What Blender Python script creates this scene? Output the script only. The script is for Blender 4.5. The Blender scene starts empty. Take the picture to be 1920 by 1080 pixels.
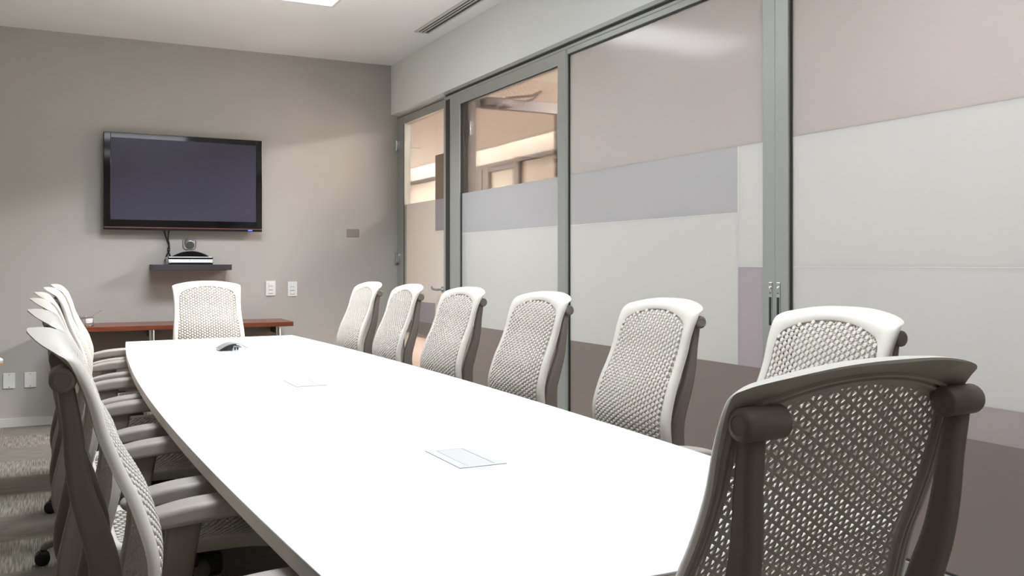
import bpy, bmesh, math, random
from mathutils import Vector, Matrix
random.seed(7)
PI = math.pi
scn = bpy.context.scene
COL = scn.collection

# ------------------------------------------------------------------ helpers
def lin(c):
    return tuple(((x/255)/12.92 if x/255 <= .04045 else ((x/255+.055)/1.055)**2.4) for x in c)

def mat(name, rgb, rough=.5, metal=0., spec=.5, noise=0., nscale=20., bump=0., bscale=200., coat=0., emit=None, estr=0.):
    m = bpy.data.materials.new(name); m.use_nodes = True
    nt = m.node_tree; b = nt.nodes['Principled BSDF']
    c = lin(rgb)
    b.inputs['Base Color'].default_value = (*c, 1)
    b.inputs['Roughness'].default_value = rough
    b.inputs['Metallic'].default_value = metal
    b.inputs['Specular IOR Level'].default_value = spec
    b.inputs['Coat Weight'].default_value = coat
    b.inputs['Coat Roughness'].default_value = .06
    tc = nt.nodes.new('ShaderNodeTexCoord')
    if noise:
        n = nt.nodes.new('ShaderNodeTexNoise'); n.inputs['Scale'].default_value = nscale; n.inputs['Detail'].default_value = 3
        nt.links.new(tc.outputs['Object'], n.inputs['Vector'])
        mx = nt.nodes.new('ShaderNodeMix'); mx.data_type = 'RGBA'
        mx.inputs[6].default_value = (*[x*(1-noise) for x in c], 1); mx.inputs[7].default_value = (*[min(1, x*(1+noise)) for x in c], 1)
        nt.links.new(n.outputs['Fac'], mx.inputs[0]); nt.links.new(mx.outputs[2], b.inputs['Base Color'])
    if bump:
        n = nt.nodes.new('ShaderNodeTexNoise'); n.inputs['Scale'].default_value = bscale
        nt.links.new(tc.outputs['Object'], n.inputs['Vector'])
        bp = nt.nodes.new('ShaderNodeBump'); bp.inputs['Strength'].default_value = bump; bp.inputs['Distance'].default_value = .002
        nt.links.new(n.outputs['Fac'], bp.inputs['Height']); nt.links.new(bp.outputs['Normal'], b.inputs['Normal'])
    if emit:
        b.inputs['Emission Color'].default_value = (*lin(emit), 1); b.inputs['Emission Strength'].default_value = estr
    return m

def clear_glass(name, tint=(1, 1, 1), refl=.9):
    m = bpy.data.materials.new(name); m.use_nodes = True; nt = m.node_tree
    nt.nodes.remove(nt.nodes['Principled BSDF']); out = nt.nodes['Material Output']
    t = nt.nodes.new('ShaderNodeBsdfTransparent'); t.inputs['Color'].default_value = (*tint, 1)
    g = nt.nodes.new('ShaderNodeBsdfGlossy'); g.inputs['Roughness'].default_value = .02
    fr = nt.nodes.new('ShaderNodeFresnel'); fr.inputs['IOR'].default_value = 1.45
    mu = nt.nodes.new('ShaderNodeMath'); mu.operation = 'MULTIPLY'; mu.inputs[1].default_value = refl
    nt.links.new(fr.outputs[0], mu.inputs[0])
    mx = nt.nodes.new('ShaderNodeMixShader')
    nt.links.new(mu.outputs[0], mx.inputs[0]); nt.links.new(t.outputs[0], mx.inputs[1]); nt.links.new(g.outputs[0], mx.inputs[2])
    nt.links.new(mx.outputs[0], out.inputs['Surface'])
    return m

def film(name, rgb, trans_rgb, trans=.35, gloss=.5, rough=.25, see=0.):
    """printed / frosted film on glass: diffuse in front, light passes from behind, soft gloss on top"""
    m = bpy.data.materials.new(name); m.use_nodes = True; nt = m.node_tree
    nt.nodes.remove(nt.nodes['Principled BSDF']); out = nt.nodes['Material Output']
    d = nt.nodes.new('ShaderNodeBsdfDiffuse')
    tc = nt.nodes.new('ShaderNodeTexCoord'); n = nt.nodes.new('ShaderNodeTexNoise'); n.inputs['Scale'].default_value = 1.4; n.inputs['Detail'].default_value = 3
    nt.links.new(tc.outputs['Object'], n.inputs['Vector'])
    c = lin(rgb); mc = nt.nodes.new('ShaderNodeMix'); mc.data_type = 'RGBA'
    mc.inputs[6].default_value = (*[x*.97 for x in c], 1); mc.inputs[7].default_value = (*[min(1, x*1.03) for x in c], 1)
    nt.links.new(n.outputs['Fac'], mc.inputs[0]); nt.links.new(mc.outputs[2], d.inputs['Color'])
    t = nt.nodes.new('ShaderNodeBsdfTranslucent'); t.inputs['Color'].default_value = (*lin(trans_rgb), 1)
    mx = nt.nodes.new('ShaderNodeMixShader'); mx.inputs[0].default_value = trans
    nt.links.new(d.outputs[0], mx.inputs[1]); nt.links.new(t.outputs[0], mx.inputs[2])
    last = mx
    if see:
        tr = nt.nodes.new('ShaderNodeBsdfTransparent'); tr.inputs['Color'].default_value = (*lin(trans_rgb), 1)
        m3 = nt.nodes.new('ShaderNodeMixShader'); m3.inputs[0].default_value = see
        nt.links.new(mx.outputs[0], m3.inputs[1]); nt.links.new(tr.outputs[0], m3.inputs[2]); last = m3
    g = nt.nodes.new('ShaderNodeBsdfGlossy'); g.inputs['Roughness'].default_value = rough
    fr = nt.nodes.new('ShaderNodeFresnel'); fr.inputs['IOR'].default_value = 1.45
    mu = nt.nodes.new('ShaderNodeMath'); mu.operation = 'MULTIPLY'; mu.inputs[1].default_value = gloss
    nt.links.new(fr.outputs[0], mu.inputs[0])
    m2 = nt.nodes.new('ShaderNodeMixShader')
    nt.links.new(mu.outputs[0], m2.inputs[0]); nt.links.new(last.outputs[0], m2.inputs[1]); nt.links.new(g.outputs[0], m2.inputs[2])
    nt.links.new(m2.outputs[0], out.inputs['Surface'])
    return m

class MB:
    """collects shapes, then links them as ONE mesh object"""
    def __init__(self): self.v = []; self.f = []; self.fs = []; self.fm = []; self.cm = 0
    def add(self, v, f, smooth=False):
        o = len(self.v); self.v += [tuple(p) for p in v]
        self.f += [tuple(i+o for i in q) for q in f]; self.fs += [smooth]*len(f); self.fm += [self.cm]*len(f)
        return self
    def box(self, x0, x1, y0, y1, z0, z1, bev=0., seg=2):
        x0, x1 = min(x0, x1), max(x0, x1); y0, y1 = min(y0, y1), max(y0, y1); z0, z1 = min(z0, z1), max(z0, z1)
        bm = bmesh.new(); bmesh.ops.create_cube(bm, size=1)
        bmesh.ops.scale(bm, vec=(x1-x0, y1-y0, z1-z0), verts=bm.verts)
        bmesh.ops.translate(bm, vec=((x0+x1)/2, (y0+y1)/2, (z0+z1)/2), verts=bm.verts)
        if bev: bmesh.ops.bevel(bm, geom=bm.edges[:], offset=bev, segments=seg, affect='EDGES', profile=.5)
        bm.verts.index_update()
        self.add([v.co[:] for v in bm.verts], [[v.index for v in f.verts] for f in bm.faces]); bm.free(); return self
    def prism(self, poly, z0, z1, bev=0.):
        """polygon in xy, extruded in z"""
        bm = bmesh.new(); vs = [bm.verts.new((x, y, z0)) for x, y in poly]
        f = bm.faces.new(vs); f.normal_update()
        if f.normal.z > 0: f.normal_flip()
        r = bmesh.ops.extrude_face_region(bm, geom=[f])
        bmesh.ops.translate(bm, vec=(0, 0, z1-z0), verts=[e for e in r['geom'] if isinstance(e, bmesh.types.BMVert)])
        if bev:
            ed = [e for e in bm.edges if abs(e.verts[0].co.z-e.verts[1].co.z) < 1e-6]
            bmesh.ops.bevel(bm, geom=ed, offset=bev, segments=2, affect='EDGES', profile=.5)
        bmesh.ops.recalc_face_normals(bm, faces=bm.faces); bm.verts.index_update()
        self.add([v.co[:] for v in bm.verts], [[v.index for v in f.verts] for f in bm.faces]); bm.free(); return self
    def lathe(self, prof, origin=(0, 0, 0), axis='z', n=24, smooth=True):
        """prof: list of (r, h) along the axis"""
        V = []; F = []
        for r, hh in prof:
            for k in range(n):
                a = 2*PI*k/n; p = (r*math.cos(a), r*math.sin(a), hh)
                if axis == 'x': p = (p[2], p[0], p[1])
                if axis == 'y': p = (p[1], p[2], p[0])
                V.append((p[0]+origin[0], p[1]+origin[1], p[2]+origin[2]))
        for i in range(len(prof)-1):
            for k in range(n):
                F.append((i*n+k, i*n+(k+1) % n, (i+1)*n+(k+1) % n, (i+1)*n+k))
        self.add(V, F, smooth)
        self.add(V[:n][::-1], [tuple(range(n))]); self.add(V[-n:], [tuple(range(n))])
        return self
    def sweep(self, path, secs, up=(0, 0, 1), cap=True, smooth=True):
        """secs: one closed section [(a, b)...] per path point; a goes along 'side', b along 'nrm'"""
        P = [Vector(p) for p in path]; n = len(secs[0]); V = []; F = []
        up = Vector(up)
        for i, p in enumerate(P):
            t = (P[min(i+1, len(P)-1)]-P[max(i-1, 0)]).normalized()
            side = t.cross(up)
            if side.length < 1e-5: side = Vector((1, 0, 0))
            side.normalize(); nr = side.cross(t)
            for a, b in secs[i]: V.append(p+side*a+nr*b)
        for i in range(len(P)-1):
            for k in range(n): F.append((i*n+k, i*n+(k+1) % n, (i+1)*n+(k+1) % n, (i+1)*n+k))
        self.add(V, F, smooth)
        if cap: self.add(V[:n], [tuple(range(n))[::-1]]); self.add(V[-n:], [tuple(range(n))])
        return self
    def tube(self, path, r, n=8, up=(0, 0, 1)):
        rs = r if isinstance(r, (list, tuple)) else [r]*len(path)
        return self.sweep(path, [[(q*math.cos(2*PI*k/n), q*math.sin(2*PI*k/n)) for k in range(n)] for q in rs], up)
    def build(self, name, mats, parent=None, sharp=48):
        me = bpy.data.meshes.new(name); me.from_pydata(self.v, [], self.f); me.update()
        me.polygons.foreach_set('use_smooth', self.fs)
        if any(self.fs): me.set_sharp_from_angle(angle=math.radians(sharp))
        for m in (mats if isinstance(mats, (list, tuple)) else [mats]): me.materials.append(m)
        if isinstance(mats, (list, tuple)): me.polygons.foreach_set('material_index', self.fm)
        bm = bmesh.new(); bm.from_mesh(me); bmesh.ops.recalc_face_normals(bm, faces=bm.faces); bm.to_mesh(me); bm.free()
        o = bpy.data.objects.new(name, me); COL.objects.link(o)
        if parent: o.parent = parent
        return o

def rrect(w, d, r, n=4):  # with support points just inside each flat
    """rounded rectangle section"""
    r = min(r, w/2-1e-4, d/2-1e-4); out = []
    for cx, cy, a0 in ((w/2-r, d/2-r, 0), (-w/2+r, d/2-r, PI/2), (-w/2+r, -d/2+r, PI), (w/2-r, -d/2+r, 1.5*PI)):
        for k in range(n): a = a0+k/(n-1)*PI/2; out.append((cx+r*math.cos(a), cy+r*math.sin(a)))
    res = []; m = len(out)
    for i in range(m):
        p, q = out[i], out[(i+1) % m]; res.append(p)
        if i % n == n-1:
            for t in (.12, .88): res.append((p[0]+(q[0]-p[0])*t, p[1]+(q[1]-p[1])*t))
    return res

def crom(pts, per=6, closed=False):
    """Catmull-Rom through points of any dimension"""
    n = len(pts); out = []
    segs = n if closed else n-1
    for i in range(segs):
        g = (lambda j: pts[j % n]) if closed else (lambda j: pts[max(0, min(n-1, j))])
        p0, p1, p2, p3 = g(i-1), g(i), g(i+1), g(i+2)
        for k in range(per):
            t = k/per
            out.append(tuple(.5*(2*b+(c-a)*t+(2*a-5*b+4*c-d)*t*t+(3*b-a-3*c+d)*t**3) for a, b, c, d in zip(p0, p1, p2, p3)))
    if not closed: out.append(tuple(pts[-1]))
    return out

def interp(tab, x):
    if x <= tab[0][0]: return tab[0][1]
    for (a, b), (c, d) in zip(tab, tab[1:]):
        if x <= c: return b+(d-b)*(x-a)/(c-a)
    return tab[-1][1]

def empty(name, loc=(0, 0, 0), rz=0.):
    o = bpy.data.objects.new(name, None); o.empty_display_size = .1; COL.objects.link(o)
    o.location = loc; o.rotation_euler = (0, 0, rz); return o
def tag(o, label=None, cat=None, group=None, kind=None):
    if label: o['label'] = label
    if cat: o['category'] = cat
    if group: o['group'] = group
    if kind: o['kind'] = kind
    return o
def thing(name, label, cat, loc=(0, 0, 0), rz=0., group=None): return tag(empty(name, loc, rz), label, cat, group)
def struct(name, mb, m, parent=None):
    o = mb.build(name, m, parent)
    if not parent: o['kind'] = 'structure'
    return o
def copy_tree(o, parent=None):
    c = o.copy(); COL.objects.link(c)
    if parent: c.parent = parent
    for ch in [x for x in bpy.data.objects if x.parent == o]: copy_tree(ch, c)
    return c

# ------------------------------------------------------------------ materials
M = {}
M['wall'] = mat('taupe_paint', (184, 180, 175), .75, noise=.02, nscale=3, bump=.05)
M['bounce_wall'] = mat('bounce_taupe_paint', (205, 196, 186), .8, noise=.02, nscale=3)  # unseen front wall, paint lightened to bounce light onto the chair backs
M['ceil'] = mat('ceiling_paint', (246, 246, 245), .85, noise=.012, nscale=2)
M['soffit'] = mat('white_paint', (246, 247, 243), .8, noise=.012, nscale=2)
M['base'] = mat('baseboard_paint', (206, 205, 201), .5, noise=.02, nscale=8)
M['alu'] = mat('grey_green_aluminium', (178, 180, 174), .38, .35, noise=.03, nscale=30)
M['alu_dark'] = mat('dark_track', (62, 63, 61), .45, .3, noise=.03, nscale=30)
M['steel'] = mat('brushed_steel', (205, 208, 210), .25, .9, noise=.03, nscale=60)
M['chrome'] = mat('chrome', (225, 226, 228), .1, 1., noise=.02, nscale=40)
M['cream'] = mat('cream_plastic', (206, 200, 192), .42, spec=.4, noise=.012, nscale=40)
M['pad'] = mat('taupe_soft_plastic', (158, 150, 144), .42, spec=.5, noise=.015, nscale=60, bump=.03, bscale=900)
M['taupe'] = mat('taupe_plastic', (130, 119, 111), .4, spec=.45, noise=.02, nscale=40)
M['dark'] = mat('dark_mechanism', (46, 42, 40), .45, noise=.04, nscale=30)
M['rubber'] = mat('black_caster', (24, 24, 25), .4, noise=.05, nscale=30)
M['table'] = mat('white_laminate', (218, 218, 218), .5, spec=.3, noise=.006, nscale=5)
M['edge'] = mat('table_edge_band', (204, 197, 189), .5, noise=.02, nscale=20)
M['slab'] = mat('grey_pedestal_laminate', (96, 95, 98), .5, noise=.03, nscale=8)
M['hatch'] = mat('hatch_white', (194, 194, 195), .4, noise=.01, nscale=20)
M['hatch_lid'] = mat('hatch_lid_white', (188, 188, 188), .45, noise=.01, nscale=20)
M['socket_grey'] = mat('socket_grey', (146, 148, 150), .45, noise=.02, nscale=30)
M['black'] = mat('black_plastic', (18, 18, 19), .35, noise=.05, nscale=30)
M['gloss_black'] = mat('piano_black', (10, 10, 11), .06, coat=.6, noise=.03, nscale=10)
M['screen'] = mat('switched_off_screen', (71, 69, 86), .22, spec=.4, noise=.015, nscale=6)
M['rose'] = mat('rose_trim', (150, 96, 100), .3, .4, noise=.02, nscale=20)
M['led'] = mat('blue_indicator', (90, 100, 240), .4, emit=(90, 110, 255), estr=2.2, noise=.02)
M['shelf'] = mat('charcoal_shelf', (58, 54, 58), .5, noise=.04, nscale=12)
M['plate'] = mat('white_plate', (236, 236, 234), .35, noise=.008, nscale=30)
M['plate_line'] = mat('plate_shadow_line', (150, 148, 146), .5, noise=.02)
M['brush'] = mat('brushed_plate', (150, 144, 136), .4, .35, noise=.04, nscale=40)
M['silver'] = mat('silver_plastic', (150, 150, 154), .32, .5, noise=.02, nscale=30)
M['white_strip'] = mat('white_strip', (232, 232, 234), .35, noise=.01, nscale=30)
M['porcelain'] = mat('porcelain', (238, 238, 236), .2, noise=.01, nscale=30)
M['panel_dark'] = mat('modesty_panel', (150, 138, 128), .6, noise=.04, nscale=10)
M['ply'] = mat('ply_edge', (196, 150, 104), .55, noise=.08, nscale=40)
M['grille'] = mat('grille_white', (206, 205, 200), .5, noise=.01, nscale=30)
M['slot'] = mat('grille_slot', (70, 70, 66), .7, noise=.04, nscale=30)
M['lamp'] = mat('lamp_diffuser', (255, 255, 255), .5, noise=.002, emit=(243, 249, 255), estr=5.)
M['lamp_fill'] = mat('fill_diffuser', (255, 255, 255), .5, noise=.002, emit=(243, 249, 255), estr=3.)  # for the fill panel added behind the camera
M['lamp_frame'] = mat('lamp_frame', (226, 226, 224), .5, noise=.01)
M['cove'] = mat('cove_light', (255, 240, 215), .5, noise=.002, emit=(255, 246, 234), estr=75.)
M['hall_wall'] = mat('hall_paint', (240, 237, 233), .8, noise=.015, nscale=2)
M['hall_ceil'] = mat('hall_ceiling_paint', (240, 235, 231), .85, noise=.012, nscale=2)
M['hall_frame'] = mat('bronze_frame', (104, 96, 91), .4, .2, noise=.03, nscale=20)
M['hall_glass'] = mat('blind_beige', (220, 212, 196), .5, noise=.03, nscale=2)
M['clear'] = clear_glass('clear_glass', (.97, .96, .95))
M['clear_b'] = clear_glass('clear_glass_panel', (.95, .94, .93))
M['frost'] = film('frosted_film', (194, 195, 192), (232, 232, 230), .15, .55, .3)
M['frost_b'] = film('frosted_film_lower', (195, 196, 195), (230, 230, 228), .15, .55, .3)
M['film_edge'] = film('cut_film_edge', (236, 234, 230), (245, 240, 232), .3, .4, .3)
M['frost_a'] = film('frosted_film_door', (214, 209, 202), (238, 235, 232), .22, .4, .3)
M['tint'] = film('smoked_translucent_film', (150, 152, 151), (214, 211, 210), .31, 1.5, .13)
M['lav'] = film('lavender_film', (177, 178, 178), (205, 200, 202), .14, .45, .35)
M['lav2'] = film('lavender_film_double', (168, 163, 167), (190, 184, 188), .2, .45, .35)
M['brownrect'] = film('brown_tint_film', (130, 120, 110), (170, 156, 144), .3, .5, .25)
M['brown'] = film('brown_film', (156, 143, 136), (110, 92, 84), .15, 1.1, .16)
M['band'] = film('grey_reflective_film', (176, 170, 170), (190, 180, 176), .2, 1.1, .12)

def wood(name, a, b, scale, stretch):
    m = bpy.data.materials.new(name); m.use_nodes = True; nt = m.node_tree; bs = nt.nodes['Principled BSDF']
    tc = nt.nodes.new('ShaderNodeTexCoord'); mp = nt.nodes.new('ShaderNodeMapping'); mp.inputs['Scale'].default_value = stretch
    n = nt.nodes.new('ShaderNodeTexNoise'); n.inputs['Scale'].default_value = scale; n.inputs['Detail'].default_value = 6; n.inputs['Distortion'].default_value = .6
    cr = nt.nodes.new('ShaderNodeValToRGB'); cr.color_ramp.elements[0].color = (*lin(a), 1); cr.color_ramp.elements[1].color = (*lin(b), 1)
    cr.color_ramp.elements[0].position = .3; cr.color_ramp.elements[1].position = .7
    nt.links.new(tc.outputs['Object'], mp.inputs[0]); nt.links.new(mp.outputs[0], n.inputs['Vector']); nt.links.new(n.outputs['Fac'], cr.inputs[0])
    nt.links.new(cr.outputs[0], bs.inputs['Base Color']); bs.inputs['Roughness'].default_value = .28
    return m
M['wood'] = wood('red_brown_wood', (104, 52, 32), (130, 70, 44), 6, (1, 14, 14))
M['hall_floor'] = wood('hall_floor_wood', (206, 184, 168), (214, 194, 178), 3, (1, 8, 1))

def carpet():
    m = bpy.data.materials.new('striped_carpet_tile'); m.use_nodes = True; nt = m.node_tree; bs = nt.nodes['Principled BSDF']
    N = nt.nodes.new; L = nt.links.new
    tc = N('ShaderNodeTexCoord')
    def streak(sc):
        mp = N('ShaderNodeMapping'); mp.inputs['Scale'].default_value = sc
        n = N('ShaderNodeTexNoise'); n.inputs['Scale'].default_value = 1; n.inputs['Detail'].default_value = 2
        L(tc.outputs['Object'], mp.inputs[0]); L(mp.outputs[0], n.inputs['Vector']); return n
    a = streak((190, 7, 1)); b = streak((8, 210, 1))
    ck = N('ShaderNodeTexChecker'); ck.inputs['Scale'].default_value = 1/.457
    ck.inputs['Color1'].default_value = (0, 0, 0, 1); ck.inputs['Color2'].default_value = (1, 1, 1, 1)
    off = N('ShaderNodeMapping'); off.inputs['Location'].default_value = (.30, .05, .1); L(tc.outputs['Object'], off.inputs[0]); L(off.outputs[0], ck.inputs['Vector'])
    def ramp(src, c0, c1, p0, p1):
        r = N('ShaderNodeValToRGB'); r.color_ramp.elements[0].color = (*lin(c0), 1); r.color_ramp.elements[1].color = (*lin(c1), 1)
        r.color_ramp.elements[0].position = p0; r.color_ramp.elements[1].position = p1; L(src.outputs['Fac'], r.inputs[0]); return r
    ra = ramp(a, (108, 107, 101), (164, 154, 138), .36, .66); rb = ramp(b, (116, 111, 102), (150, 142, 129), .35, .7)
    mx = N('ShaderNodeMix'); mx.data_type = 'RGBA'; L(ck.outputs['Fac'], mx.inputs[0]); L(rb.outputs[0], mx.inputs[6]); L(ra.outputs[0], mx.inputs[7])
    L(mx.outputs[2], bs.inputs['Base Color']); bs.inputs['Roughness'].default_value = .95; bs.inputs['Specular IOR Level'].default_value = .1
    n = N('ShaderNodeTexNoise'); n.inputs['Scale'].default_value = 420; L(tc.outputs['Object'], n.inputs['Vector'])
    bp = N('ShaderNodeBump'); bp.inputs['Strength'].default_value = .35; bp.inputs['Distance'].default_value = .004; L(n.outputs['Fac'], bp.inputs['Height']); L(bp.outputs[0], bs.inputs['Normal'])
    return m
M['carpet'] = carpet()

# ------------------------------------------------------------------ room shell
YW = 7.69; ZC = 2.945; XS = 2.684; XL = -2.7; YB = -1.9; HX = 5.4; HZ = 2.75
struct('floor', MB().box(XL-.1, 2.86, YB-.1, YW+.1, -.1, 0), M['carpet'])
struct('ceiling', MB().box(XL-.1, 2.86, YB-.1, YW+.1, ZC, ZC+.12), M['ceil'])
struct('wall_back', MB().box(XL-.1, 2.86, YW, YW+.12, 0, ZC), M['wall'])
struct('wall_left', MB().box(XL-.1, XL, YB, YW, 0, ZC), M['wall'])
struct('wall_front', MB().box(XL-.1, 2.86, YB-.1, YB, 0, ZC), M['bounce_wall'])
struct('wall_right', MB().box(XS, 2.86, YB, YW, 2.51, ZC), M['soffit'])
struct('baseboard_back', MB().box(-.335, .07, YW-.014, YW, 0, .065, .002).box(.07, 2.72, YW-.014, YW, 0, .065, .002).box(XL, -.337, YW-.03, YW, 0, .065, .002), M['base'])
struct('baseboard_left', MB().box(XL, XL+.014, YB, YW, 0, .065, .002), M['base'])

# ------------------------------------------------------------------ glazed partition along the right side
def panel_root(name):
    o = empty(name); o['kind'] = 'structure'; return o
GX = 2.706   # room face of the panes in the sliding panels
def pane(name, m, p, y0, y1, z0, z1, x=GX):
    return MB().box(x, x+.008, y0, y1, z0, z1).build(name, m, p)
# top track, its shadow gap and the far post
tr = panel_root('trim_1')
MB().box(2.684, 2.80, YB, 6.485, 2.487, 2.51, .002).build('track_cover', M['alu'], tr)
MB().box(2.70, 2.80, YB, 6.485, 2.468, 2.487).build('track_slot', M['alu_dark'], tr)
MB().box(2.686, 2.80, YB, 6.485, 2.45, 2.468, .003).build('track_lip', M['alu'], tr)
tr2 = panel_root('trim_2')
MB().box(2.684, 2.80, 6.34, 6.485, 0, 2.45, .003).box(2.684, 2.80, 6.44, 6.485, 2.45, 2.4501).build('post', M['alu'], tr2)
MB().box(2.682, 2.684, 6.36, 6.44, .02, 2.44).build('post_channel', M['alu_dark'], tr2)
tr3 = panel_root('trim_3')
MB().box(2.684, 2.80, YB, 6.34, 0, .03, .003).build('floor_track', M['alu'], tr3)

def sliding(name, y0, y1, regions, stile=.085, bottom=.155, top=2.45, gt=2.405, s0=None, s1=None):
    """y0 < y1; regions: list of (name, material, y0, y1, z0, z1)"""
    r = panel_root(name)
    a = s0 if s0 is not None else stile; b = s1 if s1 is not None else stile
    fb = MB()
    fb.box(2.686, 2.746, y0, y0+a, .03, top, .003); fb.box(2.686, 2.746, y1-b, y1, .03, top, .003)
    fb.box(2.688, 2.744, y0+a, y1-b, gt, top, .002); fb.box(2.688, 2.744, y0+a, y1-b, .03, bottom, .002)
    fb.build('panel_frame', M['alu'], r)
    gk = MB()
    for q in (y0+a, y1-b-.006): gk.box(2.696, 2.712, q, q+.006, bottom, gt)
    gk.box(2.696, 2.712, y0+a, y1-b, gt-.006, gt); gk.box(2.696, 2.712, y0+a, y1-b, bottom, bottom+.006)
    gk.build('glazing_gasket', M['alu_dark'], r)
    for n, m, a0, a1, z0, z1 in regions: pane(n, m, r, a0, a1, z0, z1)
    return r
# panel nearest the door (clear on top)
pb = sliding('door_2', 4.726, 6.34, [('clear_pane', M['clear_b'], 4.726, 6.189, 1.718, 2.375), ('lavender_film', M['lav'], 4.726, 6.189, 1.427, 1.718),
     ('frosted_film', M['frost'], 4.726, 6.189, .756, 1.424), ('film_edge', M['film_edge'], 4.726, 6.189, 1.424, 1.427), ('brown_film', M['brown'], 4.726, 6.189, .155, .756)], gt=2.376, s0=.0001, s1=.151)
MB().box(2.684, 2.75, 4.632, 4.728, .03, 2.45, .003).build('panel_frame', M['alu'], pb)
pc = sliding('door_3', 2.907, 4.632, [('smoked_film', M['tint'], 2.982, 4.62, 1.718, 2.42), ('lavender_film', M['lav'], 3.16, 4.62, 1.427, 1.718), ('film_edge', M['film_edge'], 3.16, 4.62, 1.424, 1.427), ('film_edge', M['film_edge'], 3.157, 3.16, 1.424, 1.718),
     ('frosted_film', M['frost'], 2.982, 3.157, 1.19, 1.718), ('frosted_film', M['frost'], 3.157, 4.62, .756, 1.424), ('film_edge', M['film_edge'], 2.982, 3.157, 1.187, 1.19),
     ('lavender_film', M['lav2'], 2.982, 3.157, .756, 1.187), ('brown_film', M['brown'], 2.982, 4.62, .155, .756)], gt=2.42, s0=.074, s1=.012)
pd = sliding('door_4', .95, 2.907, [('smoked_film', M['tint'], 1.03, 2.83, 1.718, 2.42), ('frosted_film', M['frost'], 1.03, 2.83, 1.19, 1.718), ('film_edge', M['film_edge'], 1.03, 2.83, 1.187, 1.19),
     ('frosted_film', M['frost_b'], 1.03, 2.83, .738, 1.187), ('grey_film', M['band'], 1.03, 2.83, .624, .738), ('brown_film', M['brown'], 1.03, 2.83, .155, .624)], gt=2.42, s0=.08, s1=.076)
pe = sliding('door_5', -1.88, .95, [('smoked_film', M['tint'], -1.80, .87, 1.718, 2.42), ('frosted_film', M['frost'], -1.80, .87, .738, 1.717), ('brown_film', M['brown'], -1.80, .87, .155, .737)], gt=2.42)
# flush pulls on the meeting stiles
for par, yc in ((pc, 2.930), (pd, 2.884)):
    q = MB().box(2.682, 2.688, yc-.011, yc+.011, .90, 1.125, .003); p = q.build('flush_pull', M['steel'], par)
    MB().box(2.6812, 2.6825, yc-.007, yc+.007, .945, 1.062, .0005).build('pull_recess', M['alu_dark'], p)
    MB().lathe([(.0045, 0), (.0045, .003), (.003, .004)], (2.679, yc, 1.103), 'x', 12).build('lock_cylinder', M['chrome'], p)
    MB().box(2.6812, 2.6825, yc-.004, yc+.004, 1.076, 1.082).build('green_mark', mat('green_indicator', (70, 130, 70), .5, noise=.02), p)

# hinged glass door beside the back wall
AX = 2.742
d1 = panel_root('door_1')
MB().box(2.742, 2.80, 7.52, YW, 0, 2.50, .003).box(2.742, 2.80, 6.485, 6.606, 0, 2.50, .003).box(2.744, 2.80, 6.606, 7.52, 2.415, 2.50, .002).box(2.744, 2.80, 6.606, 7.52, 0, .12, .002).build('door_frame', M['alu'], d1)
MB().box(2.739, 2.744, 6.5, 7.68, 2.482, 2.486).box(2.739, 2.744, 7.512, 7.518, .1, 2.41).build('shadow_gap', M['alu_dark'], d1)
for n, m, y0, y1, z0, z1 in (('clear_pane', M['clear'], 6.85, 7.52, 1.716, 2.415), ('clear_pane', M['clear'], 6.606, 6.85, 2.07, 2.415), ('brown_tint_film', M['brownrect'], 6.606, 6.85, 1.716, 2.07),
        ('lavender_film', M['lav2'], 6.606, 6.85, 1.466, 1.716), ('frosted_film', M['frost_a'], 6.85, 7.52, .885, 1.716), ('frosted_film', M['frost_a'], 6.606, 6.85, .719, 1.466),
        ('lavender_film', M['lav2'], 6.85, 7.52, .719, .885), ('brown_film', M['brown'], 6.606, 7.52, .612, .719), ('clear_pane', M['clear'], 6.606, 7.52, .12, .612)):
    MB().box(AX+.022, AX+.03, y0, y1, z0, z1).build(n, m, d1)
for z in (2.24, 1.25, .25):
    hg = MB().lathe([(.011, -.047), (.011, -.002), (.009, -.0019), (.009, .0019), (.011, .002), (.011, .047)], (2.727, 7.672, z), 'z', 14).box(2.73, 2.745, 7.62, 7.674, z-.04, z+.04, .001).build('hinge', M['steel'], d1)
MB().lathe([(.024, 0), (.024, .009), (.02, .011)], (2.731, 6.63, 1.0), 'x', 20).tube([(2.74, 6.63, 1.0), (2.695, 6.63, 1.0)], .009, 10).tube(crom([(2.697, 6.622, 1.0), (2.69, 6.66, 1.0), (2.69, 6.72, 1.004), (2.70, 6.765, 1.016)], 5), .009, 10).build('lever_handle', M['steel'], d1)

# ------------------------------------------------------------------ hallway behind the glass
HY0, HY1 = -3.2, 19.
struct('floor_hall', MB().box(2.86, 8.2, HY0, HY1, -.1, 0), M['hall_floor'])
struct('ceiling_hall', MB().box(2.86, 5.2, HY0, HY1, HZ, HZ+.1), M['hall_ceil'])
struct('wall_hall', MB().box(HX, HX+.12, HY0, HY1, 2.58, 3.1).box(5.1, HX+.12, HY0, HY1, 3.1, 3.2).box(2.86, 8.2, HY1, HY1+.1, 0, 3.1).box(2.86, 8.2, HY0-.1, HY0, 0, 3.1).box(2.80, 2.86, YW+.12, HY1, 0, 3.1), M['hall_wall'])
struct('trim_4', MB().box(5.16, 5.2, HY0, HY1, HZ-.02, HZ+.16), M['hall_wall'])
cl = MB().box(5.22, 5.27, HY0+.1, HY1-.1, 2.885, 2.90).build('cove_lamp', M['cove'])
tag(cl, 'warm light strip in the hallway ceiling cove, above the bronze window frames', 'light')
hw = panel_root('window_1')
fr = MB().box(HX, HX+.1, HY0, HY1, 2.525, 2.58, .003).box(HX, HX+.1, HY0, HY1, 0, .15, .003)
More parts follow.
